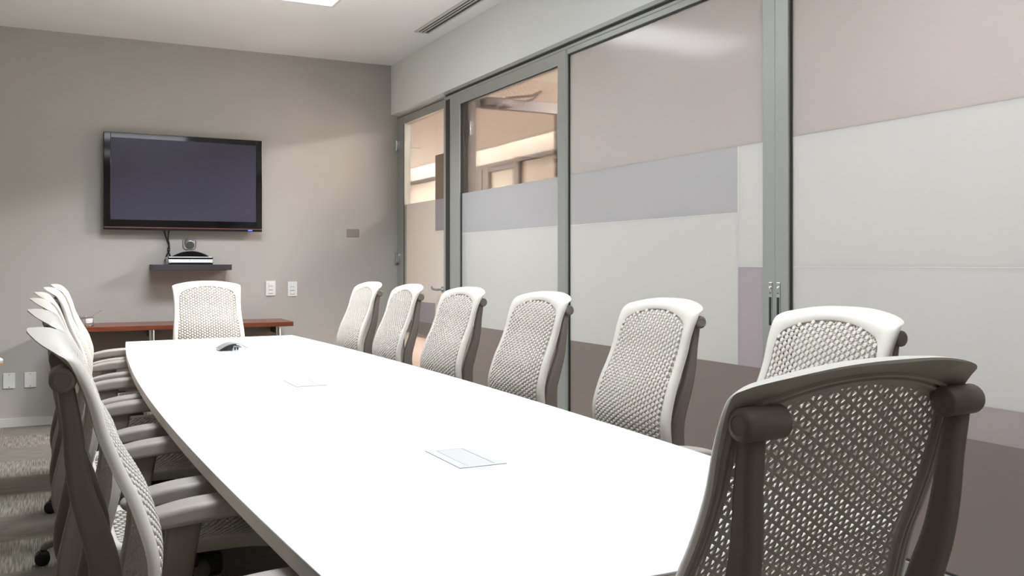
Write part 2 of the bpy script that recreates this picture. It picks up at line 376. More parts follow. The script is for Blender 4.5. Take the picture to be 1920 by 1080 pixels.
for y0, y1 in ((2.9, 3.05), (5.1, 5.25), (7.3, 7.5), (9.2, 9.35), (10.53, 10.71), (11.45, 11.62), (11.66, 11.84), (12.9, 13.05), (16.2, 16.4)): fr.box(HX-.004, HX+.1, y0, y1, .15, 2.525, .003)
fr.box(HX+.01, HX+.1, 10.71, 11.45, 2.465, 2.525, .003).box(HX+.01, HX+.1, 11.84, 12.9, 2.465, 2.525, .003)
fr.build('window_frame', M['hall_frame'], hw)
MB().box(HX+.05, HX+.06, HY0, HY1, .15, 2.53).build('window_pane', M['hall_glass'], hw)
dh = panel_root('door_6')
DY = 6.12
MB().box(2.725, 2.79, DY, DY+.05, 0, 2.43, .003).box(3.47, 3.56, DY, DY+.05, 0, 2.43, .003).box(2.79, 3.47, DY, DY+.05, 2.35, 2.43, .002).box(2.79, 3.47, DY, DY+.05, 0, .2, .002).build('door_frame', M['hall_frame'], dh)
MB().box(2.79, 3.47, DY+.02, DY+.028, .2, 2.35).build('clear_pane', M['clear'], dh)
dc = MB().box(2.83, 3.06, DY-.05, DY, 2.365, 2.425, .006).lathe([(.016, 0), (.016, .02)], (2.93, DY-.052, 2.352), 'z', 12).build('door_closer', M['hall_frame'], dh)
MB().tube([(3.02, DY-.03, 2.43), (3.22, DY-.05, 2.46), (3.30, DY-.06, 2.50)], .010, 8).tube([(3.30, DY-.06, 2.50), (3.24, DY-.04, 2.44), (3.20, DY-.01, 2.425)], .008, 8).build('closer_arm', M['hall_frame'], dc)
for z in (2.19, 1.1, .25): MB().lathe([(.012, -.05), (.012, .05)], (2.735, DY-.008, z), 'z', 12).build('hinge', M['steel'], dh)
sp = MB().lathe([(.11, 0), (.11, .006), (.10, .009)], (4.35, 11.6, HZ-.009), 'z', 28).build('ceiling_speaker', M['hall_ceil'])
tag(sp, 'flat round white speaker in the hallway ceiling, seen through the hinged door', 'speaker')
def lamp(name, loc, energy, color, size, rot=(0, 0, 0), sy=None):
    l = bpy.data.lights.new(name, 'AREA'); l.energy = energy; l.color = color; l.size = size
    if sy: l.shape = 'RECTANGLE'; l.size_y = sy
    o = bpy.data.objects.new(name, l); COL.objects.link(o); o.location = loc; o.rotation_euler = rot; return o
lamp('hall_fill', (4.0, 13.2, HZ-.01), 700, (1, .975, .97), .5, sy=3)  # unseen fill lamps, added to brighten the hallway and the films
lamp('hall_fill', (4.2, 5.2, HZ-.01), 760, (1, .98, .97), .5, sy=2)
lamp('hall_fill', (3.9, 1.4, HZ-.01), 760, (1, .93, .92), .5, sy=2)  # added pinkish fill, tints the smoked film from behind

# ------------------------------------------------------------------ ceiling lights and air diffuser
names = ['white ceiling light panel nearest the back wall, only its corner visible', 'white ceiling light panel above the middle of the table', 'white ceiling light panel above the near end of the table', 'added ceiling fill light, unseen behind the camera position, beyond the near end']  # last panel is an added fill that brightens the near chair's back
for i, (y0, y1) in enumerate(((5.48, 6.08), (3.35, 3.95), (1.35, 1.95), (-.75, -.15))):
    x0, x1 = .50, 1.715
    t = thing('ceiling_light', names[i], 'light', ((x0+x1)/2, (y0+y1)/2, ZC), group='recessed ceiling lights')
    hx, hy = (x1-x0)/2, (y1-y0)/2
    la = lamp('ceiling_lamp', (0, 0, -.0095), (54, 29, 36, 2)[i], (.90, .955, 1), 2*hx-.05, sy=2*hy-.05)
    la.data.spread = math.radians((124, 144, 144, 144)[i]); la.parent = t
    MB().box(-hx+.02, hx-.02, -hy+.02, hy-.02, -.008, -.0005).build('diffuser', M['lamp'] if i < 3 else M['lamp_fill'], t)
    MB().box(-hx, hx, -hy, -hy+.02, -.012, 0, .002).box(-hx, hx, hy-.02, hy, -.012, 0, .002).box(-hx, -hx+.02, -hy+.02, hy-.02, -.012, 0, .002).box(hx-.02, hx, -hy+.02, hy-.02, -.012, 0, .002).build('frame', M['lamp_frame'], t)
t = thing('air_diffuser', 'long white linear air vent with three dark slots in the ceiling', 'air vent', (2.5, 6.46, ZC))
q = MB().box(-.057, -.034, -4.2, .02, -.006, 0, .001).box(.046, .062, -4.2, .02, -.006, 0, .001).box(-.034, .046, 0, .02, -.006, 0, .001)
for k in (0, 1): q.box(-.018+k*.027, -.007+k*.027, -4.2, 0, -.005, 0)
q.build('frame', M['grille'], t)
MB().box(-.034, .046, -4.2, 0, -.0015, -.0003).build('slots', M['slot'], t)

# ------------------------------------------------------------------ conference table
TZ = .74; CX0 = .889
def tab_half(y):
    return .584-.084*((y-3.5)/2.4)**2
left = []; right_ = []
NY = 40
for i in range(NY+1):
    k = i/NY
    y = 1.15+(5.905-1.15)*k
    cxx = .872+.030*k
    left.append((cxx-tab_half(y), y-.033*k)); right_.append((cxx+tab_half(y), y+.033*k))
mid_far = [((left[-1][0]*(1-t)+right_[-1][0]*t), left[-1][1]*(1-t)+right_[-1][1]*t+.012*math.sin(PI*t)) for t in (.2, .4, .6, .8)]
mid_near = [((right_[0][0]*(1-t)+left[0][0]*t), 1.15-.035*math.sin(PI*t)) for t in (.2, .4, .6, .8)]
outline = left+mid_far+right_[::-1]+mid_near
tb = thing('conference_table', 'long white boat-shaped conference table in the middle of the room', 'table', (.89, 3.5, 0))
loc = lambda pts, e=0.: [((x-.89)*(1-e), (y-3.5)*(1-e*.3)) for x, y in pts]
MB().prism(loc(outline), TZ-.004, TZ, .0012).build('tabletop', M['table'], tb)
MB().prism(loc(outline, .001), TZ-.034, TZ-.0042, .003).build('edge_band', M['edge'], tb)
for yy in (-1.15, .95):
    p = MB().box(-.30, .34, yy-.025, yy+.025, 0, TZ-.034, .002).build('pedestal', M['slab'], tb)
    MB().box(-.318, -.30, yy-.028, yy+.028, 0, TZ-.034, .002).build('edge_strip', M['silver'], p)
    MB().box(.34, .358, yy-.028, yy+.028, 0, TZ-.034, .002).build('edge_strip', M['silver'], p)
p = MB().box(-.012, .012, -1.12, .92, .1, TZ-.05, .002).build('cable_spine', M['slab'], tb)
for yc, op in ((2.0-3.5, 0), (3.53-3.5, 0), (5.065-3.5, 1)):
    xc = -.008
    a, b = .058, .107
    hfr = MB().box(xc-a, xc-a+.024, yc-b, yc+b, TZ-.002, TZ+.0012).box(xc+a-.024, xc+a, yc-b, yc+b, TZ-.002, TZ+.0012).box(xc-a+.024, xc+a-.024, yc-b, yc-b+.014, TZ-.002, TZ+.0012).box(xc-a+.024, xc+a-.024, yc+b-.014, yc+b, TZ-.002, TZ+.0012)
    fr_o = hfr.build('power_hatch', M['socket_grey'] if op else M['hatch'], tb)
    MB().box(xc-a-.001, xc-a, yc-b, yc+b, TZ, TZ+.0016).box(xc-a, xc+a, yc-b-.001, yc-b, TZ, TZ+.0016).box(xc-a+.0232, xc-a+.0248, yc-b+.014, yc+b-.014, TZ, TZ+.0014).box(xc+a-.0248, xc+a-.0232, yc-b+.014, yc+b-.014, TZ, TZ+.0014).build('hatch_gap', M['plate_line'], fr_o)
    if not op:
        MB().box(xc-a+.025, xc+a-.025, yc-b+.0145, yc+b-.0145, TZ-.002, TZ+.001).build('hatch_lid', M['hatch_lid'], fr_o)
    else:
        # raised curved lid with the socket block under it
        n = 14; prof = []
        for k in range(n+1):
            s_ = k/n; prof.append((xc-.085+.150*s_, TZ+.004+.036*math.sin(PI*(.05+.88*s_))))
        V = []; F = []
        for (x, z) in prof:
            for y_, dz in ((yc-.062, 0), (yc+.062, 0), (yc+.062, -.004), (yc-.062, -.004)): V.append((x, y_, z+dz))
        for k in range(n):
            for e in range(4): F.append((k*4+e, k*4+(e+1) % 4, (k+1)*4+(e+1) % 4, (k+1)*4+e))
        F += [(0, 1, 2, 3), tuple(n*4+e for e in (3, 2, 1, 0))]
        MB().add(V, F, True).build('raised_lid', M['silver'], fr_o)
        V2 = []; F2 = []
        for (x, z) in prof[:9]:
            V2 += [(x+.003, yc-.059, z-.005), (x+.003, yc+.059, z-.005), (x+.003, yc+.059, max(TZ+.0015, z-.018)), (x+.003, yc-.059, max(TZ+.0015, z-.024))]
        for k in range(8):
            for e in range(4): F2.append((k*4+e, k*4+(e+1) % 4, (k+1)*4+(e+1) % 4, (k+1)*4+e))
        F2 += [(0, 1, 2, 3), tuple(8*4+e for e in (3, 2, 1, 0))]
        MB().add(V2, F2).build('lid_lining', M['black'], fr_o)
        blk = MB().add([(xc-.022, yc-.088, TZ), (xc+.055, yc-.088, TZ), (xc+.055, yc+.05, TZ), (xc-.022, yc+.05, TZ), (xc-.010, yc-.058, TZ+.029), (xc+.030, yc-.058, TZ+.022), (xc+.030, yc+.045, TZ+.022), (xc-.010, yc+.045, TZ+.029)],
            [(0, 1, 2, 3), (4, 5, 6, 7), (0, 1, 5, 4), (1, 2, 6, 5), (2, 3, 7, 6), (3, 0, 4, 7)]).build('socket_block', M['socket_grey'], fr_o)
        for k in (0, 1):
            x_ = xc-.010+k*.014
            MB().box(x_, x_+.006, yc-.082, yc-.064, TZ+.006, TZ+.021).build('socket', M['black'], fr_o)

# ------------------------------------------------------------------ mesh-back conference chair
# local axes: x = right, y = forward, z = up (origin on the floor under the column)
PF = [(.50, -.183), (.54, -.172), (.58, -.162), (.62, -.152), (.66, -.144), (.70, -.140), (.73, -.142), (.765, -.151), (.82, -.170), (.866, -.191), (.926, -.214), (.984, -.230), (1.03, -.247), (1.06, -.261), (1.09, -.277)]
PFs = [(a, b) for a, b in crom(PF, 8)]
def pf(z): return interp(PFs, z)
def bB(z): return .50-.62*max(0., min(1., (z-.80)/.25))
def bf(u, z): return pf(z)+bB(z)*(.045-u*u)
def bn(z):
    d = (pf(z+.004)-pf(z-.004))/.008; l = math.hypot(1, d); return (1/l, -d/l)   # (forward, up)
OUT = [(0, .515), (.10, .515), (.165, .520), (.203, .548), (.220, .62), (.224, .70), (.219, .78), (.211, .86), (.209, .93), (.211, .985), (.214, 1.020), (.205, 1.041), (.158, 1.0575), (.085, 1.072), (0, 1.077)]
INN = [(0, .562), (.095, .562), (.145, .565), (.174, .588), (.190, .635), (.195, .70), (.190, .78), (.183, .86), (.179, .93), (.178, .975), (.172, 1.003), (.157, 1.021), (.115, 1.038), (.059, 1.050), (0, 1.054)]
RIM = [(0, -.016, -.003), (0, -.016, -.003), (.0, -.015, -.002), (.0005, -.013, 0), (.0005, -.012, 0), (.0005, -.012, 0), (.0005, -.012, 0), (.0005, -.013, 0), (.0005, -.013, 0), (.001, -.013, .004), (.002, -.023, .025), (.004, -.032, .0200), (.003, -.045, .0165), (0, -.052, .0130), (0, -.054, .0110)]
def loop(ctrl):
    full = list(ctrl)+[tuple([-p[0], *p[1:]]) for p in ctrl[-2:0:-1]]
    return crom(full, 6, closed=True)
LO, LI = loop(OUT), loop(INN)
RM = list(RIM)+[(-p[0], p[1], p[2]) for p in RIM[-2:0:-1]]
LR = crom(RM, 6, closed=True)
def frame_mesh():
    mb = MB(); n = len(LO); V = []; secs = None
    for (ou, oz), (iu, iz), (ru, rf, rz) in zip(LO, LI, LR):
        def P(t, off):
            u = iu+(ou-iu)*t; z = iz+(oz-iz)*t; nf, nz = bn(z); return (u, bf(u, z)+nf*off, z+nz*off)
        g = max(0., min(1., (-rf-.013)/.022))
        s = [P(0, -.009), P(-.02, .000), P(.06, .002), P(.3, .0045), P(.62, .005), P(.88, .0025)]
        u0, f0, z0 = P(1., -.003); s.append((u0, f0, z0))
        rim = (ou+ru, bf(ou, oz)+rf, oz+rz)
        s.append((u0*.55+rim[0]*.45, f0*.55+rim[1]*.45, z0*.55+rim[2]*.45+.003*g))
        s.append(rim)
        if g > 0:   # hood: one round sweep from the inner edge over the top to the rear rim
            a0 = s[2]; c0 = (ou*.97+iu*.03, bf(iu, iz)-.006, rim[2]+.006)
            for q, t in ((3, .16), (4, .34), (5, .52), (6, .70), (7, .86)):
                bz = tuple((1-t)**2*a+2*t*(1-t)*c+t*t*r_ for a, c, r_ in zip(a0, c0, rim))
                s[q] = tuple(x*(1-g)+y*g for x, y in zip(s[q], bz))
        sgn = 1 if ou > 0 else -1
        cu, cz = (ou-iu), (oz-iz); l = math.hypot(cu, cz); cu /= l; cz /= l
        s.append((rim[0]-cu*.004, rim[1]-.0005, rim[2]-cz*.004))
        s.append(P(.86, -.013))
        for t, o in ((.72, -.009), (.66, -.014), (.58, -.014), (.54, -.0095), (.46, -.0095), (.42, -.014), (.34, -.014), (.28, -.009)): s.append(P(t, o))
        V += s; m = len(s)
    F = []
    for i in range(n):
        j = (i+1) % n
        for k in range(m): F.append((i*m+k, i*m+(k+1) % m, j*m+(k+1) % m, j*m+k))
    return mb.add(V, F, True)

def inside(poly, u, z):
    c = False; n = len(poly)
    for i in range(n):
        (x1, y1), (x2, y2) = poly[i], poly[i-1]
        if (y1 > z) != (y2 > z) and u < (x2-x1)*(z-y1)/(y2-y1)+x1: c = not c
    return c
def grow(poly, d):
    cx = sum(p[0] for p in poly)/len(poly); cz = sum(p[1] for p in poly)/len(poly)
    out = []
    for x, z in poly:
        l = math.hypot(x-cx, z-cz); out.append((x+(x-cx)/l*d, z+(z-cz)/l*d))
    return out
def lattice(poly, pos, dx, dy, r, bow, sw, st):
    """suspension mesh: round pads joined by straps that dip backwards. pos(u, w) -> (point, normal)"""
    big = grow(poly, .010); small = grow(poly, -.0035)
    us = [p[0] for p in poly]; zs = [p[1] for p in poly]
    nodes = {}
    c0 = int(math.floor(min(us)/dx))-1; c1 = int(max(us)/dx)+2
    r0 = int(math.floor(min(zs)/(dy/2)))-2; r1 = int(max(zs)/(dy/2))+3
    for i in range(c0, c1):
        for j in range(r0, r1):
            if (i+j) % 2: continue
            u, z = i*dx, j*dy/2
            if inside(big, u, z): nodes[(i, j)] = (u, z)
    mb = MB(); PN = {k: pos(*v) for k, v in nodes.items()}
    K = 8
    for key, (p, nrm) in PN.items():
        u, z = nodes[key]
        if not inside(small, u, z): continue
        e1 = Vector((1, 0, 0)); e1 = (e1-nrm*e1.dot(nrm)).normalized(); e2 = nrm.cross(e1)
        V = []
        for rr, hh in ((r*.5, -.0075), (r*.55, -.0008), (r*.97, .0000), (r, .0024), (r*.88, .0036)):
            V += [p+nrm*hh+(e1*math.cos(2*PI*(k+.5)/K)+e2*math.sin(2*PI*(k+.5)/K))*rr for k in range(K)]
        F = [(a*K+k, a*K+(k+1) % K, (a+1)*K+(k+1) % K, (a+1)*K+k) for a in range(4) for k in range(K)]
        mb.add(V, F, True); mb.add(V[-K:], [tuple(range(K))]); mb.add(V[:K], [tuple(range(K))[::-1]])
    for (i, j), (p, nrm) in PN.items():
        for di, dj in ((0, 2), (1, 1), (1, -1)):
            o = PN.get((i+di, j+dj))
            if o is None: continue
            q, n2 = o; d = (q-p).normalized(); nm = (nrm+n2).normalized(); sd = d.cross(nm).normalized()
            bw = bow*(1. if di == 0 else 1.)
            V = []
            for t in (0, .22, .5, .78, 1):
                c = p.lerp(q, t)-nm*(.0068+bw*(1-(2*t-1)**2))
                w_ = sw*(1.35, 1.0, .86, 1.0, 1.35)[int(t*4+.5)]
                V += [c+sd*w_*.5-nm*st*.2, c+sd*w_*.3+nm*st*.45, c-sd*w_*.3+nm*st*.45, c-sd*w_*.5-nm*st*.2, c-sd*w_*.28-nm*st*.55, c+sd*w_*.28-nm*st*.55]
            F = [(a*6+k, a*6+(k+1) % 6, (a+1)*6+(k+1) % 6, (a+1)*6+k) for a in range(4) for k in range(6)]
            mb.add(V, F, True)
    return mb
def back_pos(u, z):
    nf, nz = bn(z); return Vector((u, bf(u, z), z)), Vector((2*bB(z)*u, nf, nz)).normalized()
# seat surface
def sz(u, f): return .515+.35*u*u-.9*max(0, f-.12)**2*1.3+.10*max(0, -.05-f)-.012*math.cos(u*6)
def seat_pos(u, f):
    e = .003; a = (sz(u+e, f)-sz(u-e, f))/(2*e); b = (sz(u, f+e)-sz(u, f-e))/(2*e)
    return Vector((u, f, sz(u, f))), Vector((-a, -b, 1)).normalized()
SO = crom([(0, -.165), (.13, -.163), (.195, -.145), (.222, -.08), (.235, .05), (.236, .16), (.222, .225), (.17, .255), (.08, .264), (0, .266), (-.08, .264), (-.17, .255), (-.222, .225), (-.236, .16), (-.235, .05), (-.222, -.08), (-.195, -.145), (-.13, -.163)], 5, closed=True)
SI = [(u*.855, .048+(f-.048)*.84) for u, f in SO]
def seat_frame_mesh():
    n = len(SO); V = []
    for (ou, of), (iu, if_) in zip(SO, SI):
        def P(t, off):
            u = iu+(ou-iu)*t; f = if_+(of-if_)*t; return (u, f, sz(u, f)+off)
        s = [P(0, -.010), P(0, .002), P(.2, .006), P(.55, .006), P(.85, .000), P(1.0, -.010), P(1.03, -.022), P(.98, -.028), P(.90, -.022), P(.6, -.012)]
        V += s; m = len(s)
    F = [(i*m+k, i*m+(k+1) % m, ((i+1) % n)*m+(k+1) % m, ((i+1) % n)*m+k) for i in range(n) for k in range(m)]
    return MB().add(V, F, True)

def make_chair():
    r = empty('conference_chair')
    tag(r, 'x', 'chair', 'mesh-back chairs around the conference table')
    frame_mesh().build('back_frame', M['cream'], r)
    lattice(LI, back_pos, .01507, .0174, .0064, .0010, .0056, .0036).build('back_mesh', M['cream'], r)
    seat_frame_mesh().build('seat_frame', M['cream'], r)
    lattice(SI, seat_pos, .01559, .0180, .0065, .0010, .0058, .0036).build('seat_mesh', M['cream'], r)
    for s in (1, -1):
        # upright: S-curved blade from the shoulder pivot down and under the seat
        ctrl = [(.188, -.274, 1.026, .027, .024), (.186, -.268, .985, .029, .026), (.184, -.262, .943, .029, .029), (.181, -.257, .888, .029, .033), (.178, -.247, .832, .030, .037), (.174, -.232, .78, .030, .042), (.169, -.215, .713, .030, .047), (.164, -.215, .64, .031, .052), (.160, -.230, .56, .033, .055), (.155, -.242, .49, .037, .056), (.149, -.236, .43, .037, .054), (.140, -.200, .39, .037, .046), (.125, -.13, .372, .037, .038), (.105, -.05, .372, .037, .034)]
        c = crom(ctrl, 4)
        path = [(s*a[0], a[1], a[2]) for a in c]
        secs = [[(x, y) for x, y in rrect(a[4], a[3], .008, 4)] for a in c]
        up = MB().sweep(path, secs, up=(1, 0, 0)).build('back_upright', M['taupe'], r)
        kn = [(.004, 0), (.0175, 0), (.0198, .0025), (.0198, .061), (.0185, .0645), (.016, .0665), (.0115, .0670), (.0110, .0662), (.003, .0662)]
        MB().lathe([(a, s*(.1465+b)) for a, b in kn], (0, -.276, 1.020), 'x', 28).build('pivot_knob', M['taupe'], up)
        # arm
        bl = crom([(.286, -.035, .668, .030, .078), (.287, -.040, .62, .027, .070), (.288, -.048, .56, .027, .066), (.286, -.056, .50, .028, .066), (.268, -.060, .455, .030, .066), (.215, -.060, .432, .030, .064), (.14, -.058, .425, .030, .060), (.07, -.055, .424, .028, .056)], 5)
        sp_ = MB().sweep([(s*a[0], a[1], a[2]) for a in bl], [rrect(a[4], a[3], .010, 4) for a in bl], up=(s, 0, .001)).build('arm_support', M['taupe'], r)
        MB().box(s*.2998, s*.3035, -.052, -.044, .528, .546, .001).build('screw_slot', M['black'], sp_)
        pc_ = crom([(-.140, .652, .030, .012), (-.132, .656, .058, .024), (-.097, .6635, .078, .034), (-.04, .672, .086, .040), (.03, .6775, .088, .041), (.10, .679, .086, .040), (.150, .678, .080, .037), (.164, .676, .066, .028), (.168, .675, .040, .014)], 5)
        MB().sweep([(s*(.287+.012*((a[0]-.02)/.15)**2*0), a[0], a[1]-.004) for a in pc_], [rrect(a[2], a[3], .010, 5) for a in pc_]).build('arm_pad', M['pad'], sp_)
    me = MB().box(-.10, .10, -.10, .12, .395, .455, .015).box(-.15, .15, -.02, .05, .44, .492, .008).build('tilt_mechanism', M['dark'], r)
    MB().lathe([(.004, .10), (.02, .10), (.022, .103), (.022, .128), (.018, .132), (.004, .132)], (0, .06, .425), 'x', 18).build('tension_knob', M['taupe'], me)
    MB().tube([(.10, -.03, .44), (.20, -.03, .45), (.235, -.03, .452)], [.006, .006, .009], 8).build('lift_lever', M['dark'], me)
    MB().lathe([(.028, .10), (.028, .26), (.020, .262), (.020, .40)], (0, 0, 0), 'z', 18).build('gas_column', M['dark'], r)
    for k in range(5):
        a = -PI/2+k*2*PI/5
        ca, sa = math.cos(a), math.sin(a)
        pts = crom([(.0, .112, .060, .046), (.10, .105, .050, .040), (.20, .092, .042, .032), (.27, .082, .038, .028), (.292, .070, .034, .026), (.296, .062, .030, .022)], 4)
        lg = MB().sweep([(q[0]*ca, q[0]*sa, q[1]) for q in pts], [rrect(q[2], q[3], .009, 4) for q in pts]).build('leg', M['taupe'], r)
        w = MB(); ax = Vector((-sa, ca, 0)); o = Vector((.30*ca, .30*sa, 0))
        for sd in (-1, 1):
            n = 20; V = []
            for rr, hh in ((.020, .004), (.0265, .004), (.0285, .006), (.0285, .020), (.0265, .0225), (.012, .0235)):
                for j in range(n):
                    b = 2*PI*j/n; V.append(o+ax*(sd*hh)+Vector((ca, sa, 0))*(rr*math.cos(b)+.0)+Vector((0, 0, .0285+rr*math.sin(b))))
            F = [(i*n+j, i*n+(j+1) % n, (i+1)*n+(j+1) % n, (i+1)*n+j) for i in range(5) for j in range(n)]
            w.add(V, F, True); w.add(V[:n], [tuple(range(n))]); w.add(V[-n:], [tuple(range(n))])
        w.lathe([(.008, .028), (.008, .066)], (o.x, o.y, 0), 'z', 10)
        w.build('caster', M['rubber'], lg)
    return r

proto = make_chair()
DZ = -.005
ordn = ['farthest chair', 'second chair from the far end', 'third chair from the far end', 'fourth chair from the far end', 'fifth chair from the far end', 'nearest chair']
specs = []
for i, (x, y, a) in enumerate([(1.522, 5.575, 181.6), (1.519, 4.861, 179.4), (1.533, 4.101, 182.3), (1.524, 3.287, 181.9), (1.525, 2.483, 178.4), (1.559, 1.763, 179.3)]):
    specs.append((x, y, a, 'cream mesh-back chair, '+ordn[i]+' in the row by the glass'))
for i, (x, y, a) in enumerate([(.336, 5.67, -2), (.304, 4.94, -2), (.274, 4.115, 1), (.272, 3.378, 1), (.281, 2.548, 1), (.294, 1.785, 0)]):
    specs.append((x, y, a, 'cream mesh-back chair, '+ordn[i]+' in the left-hand row'))
specs.append((.922, 6.045, -91, 'cream mesh-back chair at the far end of the table, below the wall screen'))
specs.append((.880, 1.085, 93.3, 'large foreground chair at the near end of the table, seen from behind'))
for i, (x, y, a, lab) in enumerate(specs):
    o = proto if i == 0 else copy_tree(proto)
    o.location = (x, y, 0); o.rotation_euler = (0, 0, math.radians(a-90)); o['label'] = lab

# ------------------------------------------------------------------ wall screen
TX0, TX1, TZ0, TZ1, TY = .364, 1.548, 1.462, 2.205, YW-.09
t = thing('wall_television', 'large flat black television on the back wall, switched off', 'television', ((TX0+TX1)/2, YW, 1.83))
X = lambda x: x-(TX0+TX1)/2
Yl = lambda y: y-YW
Zl = lambda z: z-1.83
MB().box(X(TX0), X(TX1), Yl(TY), Yl(TY)+.035, Zl(TZ0), Zl(TZ1), .004).box(X(TX0+.15), X(TX1-.15), Yl(TY)+.035, Yl(TY)+.06, Zl(TZ0+.1), Zl(TZ1-.1), .01).build('cabinet', M['black'], t)
SX0, SX1, SZ0, SZ1 = .414, 1.50, 1.541, 2.163
b = MB()
for (x0, x1, z0, z1) in ((TX0+.003, SX0, TZ0+.022, TZ1-.003), (SX1, TX1-.003, TZ0+.022, TZ1-.003), (SX0, SX1, SZ1, TZ1-.003), (SX0, SX1, TZ0+.022, SZ0)):
    b.box(X(x0), X(x1), Yl(TY)-.008, Yl(TY), Zl(z0), Zl(z1), .002)
b.build('bezel', M['gloss_black'], t)
MB().box(X(SX0), X(SX1), Yl(TY)-.004, Yl(TY), Zl(SZ0), Zl(SZ1)).build('screen', M['screen'], t)
MB().box(X(TX0+.003), X(TX1-.003), Yl(TY)-.010, Yl(TY), Zl(TZ0+.016), Zl(TZ0+.022)).build('trim_line', M['rose'], t)
MB().box(X(1.435), X(1.468), Yl(TY)-.006, Yl(TY), Zl(TZ0+.006), Zl(TZ0+.013), .001).build('power_indicator', M['led'], t)
MB().box(-.25, .25, -.032, -.002, -.16, .16, .004).build('wall_bracket', M['alu_dark'], t)

# shelf, codec, camera, cables
t = thing('wall_shelf', 'short charcoal floating shelf on the wall under the television', 'shelf', (.99, YW, 1.17))
MB().box(-.293, .293, -.24, 0, -.018, .026, .002).build('board', M['shelf'], t)
SHZ = 1.196; SH = YW-.24
t = thing('video_codec', 'black and silver video conference box sitting on the floating shelf', 'electronics', (.975, SH+.108, SHZ))
MB().box(-.165, .165, -.105, .10, 0, .018, .004).box(-.165, .165, -.105, .10, .040, .060, .005).build('housing', M['gloss_black'], t)
MB().box(-.163, .163, -.108, .098, .018, .040, .003).build('silver_band', M['white_strip'], t)
MB().box(-.145, .150, -.1095, -.107, .0165, .020).build('light_line', mat('white_light_line', (240, 244, 255), .4, noise=.002, emit=(235, 240, 255), estr=1.0), t)
MB().box(-.008, -.002, -.1092, -.107, .026, .036).build('status_light', mat('cyan_light', (90, 170, 230), .4, noise=.01, emit=(90, 180, 255), estr=1.0), t)
t = thing('conference_camera', 'small silver ball camera on an arched base above the codec', 'camera', (.978, SH+.11, SHZ+.060))
n = 16; V = []; F = []
for k in range(n+1):
    s_ = -1+2*k/n; x = .135*s_; zt = .040*(1-s_*s_)+.004
    V += [(x, -.07, 0), (x, -.07, zt), (x, .07, zt), (x, .07, 0)]
for k in range(n):
    for e in range(4): F.append((k*4+e, k*4+(e+1) % 4, (k+1)*4+(e+1) % 4, (k+1)*4+e))
F += [(0, 1, 2, 3), tuple(n*4+e for e in (3, 2, 1, 0))]
MB().add(V, F).build('arched_base', M['gloss_black'], t)
arc = [(.135*(-1+2*k/16), -.071, .040*(1-(-1+2*k/16)**2)+.006) for k in range(17)]
MB().tube(arc, .0035, 6).build('silver_rim', M['silver'], t)
yk = MB()
for s in (-1, 1): yk.sweep([(s*.004, 0, .052), (s*.035, 0, .058), (s*.047, 0, .075), (s*.049, 0, .12), (s*.046, 0, .135)], [rrect(.007, .036, .003, 3)]*5, up=(0, 1, 0))
yk.lathe([(.03, .042), (.03, .052)], (0, 0, 0), 'z', 20)
yk.build('yoke', M['silver'], t)
hd = MB().lathe([(.004, .052), (.020, .050), (.034, .036), (.038, .01), (.038, -.03), (.036, -.048), (.030, -.052)], (0, 0, 0), 'y', 24)
hd.v = [tuple(Matrix.Rotation(math.radians(18), 3, 'X') @ Vector(p)+Vector((0, 0, .108))) for p in hd.v]
ho = hd.build('camera_head', M['silver'], t)
ln = MB().lathe([(.030, -.053), (.029, -.0545), (.004, -.0545)], (0, 0, 0), 'y', 24)
ln.v = [tuple(Matrix.Rotation(math.radians(18), 3, 'X') @ Vector(p)+Vector((0, 0, .108))) for p in ln.v]
ln.build('lens', mat('camera_glass', (92, 92, 88), .3, noise=.02, nscale=20), ho)
for pts, nm in (([(.80, YW-.04, 1.475), (.815, YW-.014, 1.42), (.835, YW-.012, 1.36), (.845, YW-.012, 1.31), (.822, YW-.012, 1.265), (.812, YW-.012, 1.225)], 'thin black cable leaving the screen, ending left behind the codec'), ([(.838, YW-.04, 1.475), (.832, YW-.028, 1.40), (.842, YW-.028, 1.35), (.83, YW-.028, 1.31), (.846, YW-.020, 1.27), (.853, YW-.014, 1.232)], 'thin black cable crossing the other, ending right behind the codec')):
    tag(MB().tube(crom(pts, 6), .0055, 8).build('cable', M['black']), nm, 'cable', 'cables under the television')

# wall plates
def plate(name, label, cat, x, z, w, h_, m, rockers=0, screws=0, group=None):
    t = thing(name, label, cat, (x, YW, z), group=group)
    MB().box(-w/2, w/2, -.008, 0, -h_/2, h_/2, .002).build('cover_plate', m, t)
    for k in range(rockers):
        zc = .03-.03*k
        MB().box(-.017, .017, -.012, -.008, zc-.012, zc+.012, .002).build('switch_rocker', M['plate'], t)
        MB().box(-.017, .017, -.0105, -.008, zc-.0145, zc-.012).build('rocker_gap', M['plate_line'], t)
    for k in range(screws):
        MB().lathe([(.004, 0), (.0035, .0015)], (0, -.0095, (.045, -.045)[k]), 'y', 10).build('screw', M['plate_line'] if m is M['plate'] else M['steel'], t)
    return t
plate('light_switch', 'white three-button light switch left of its twin on the back wall', 'switch', 1.635, .999, .079, .123, M['plate'], 3, group='light switches')
plate('light_switch', 'white three-button light switch nearer the glass door', 'switch', 1.815, .992, .078, .123, M['plate'], 3, group='light switches')
plate('blank_plate', 'white blank wall plate near the floor, left of the other', 'wall plate', -.266, .341, .078, .112, M['plate'], 0, 2, group='blank wall plates')
plate('blank_plate', 'white blank wall plate near the floor, close behind the left chairs', 'wall plate', -.128, .341, .078, .112, M['plate'], 0, 2, group='blank wall plates')
t = thing('metal_wall_plate', 'small brushed grey rectangular plate on wall beside glass door', 'wall plate', (2.338, YW, 1.467))
MB().box(-.055, .055, -.006, 0, -.034, .034, .0015).build('cover_plate', M['brush'], t)
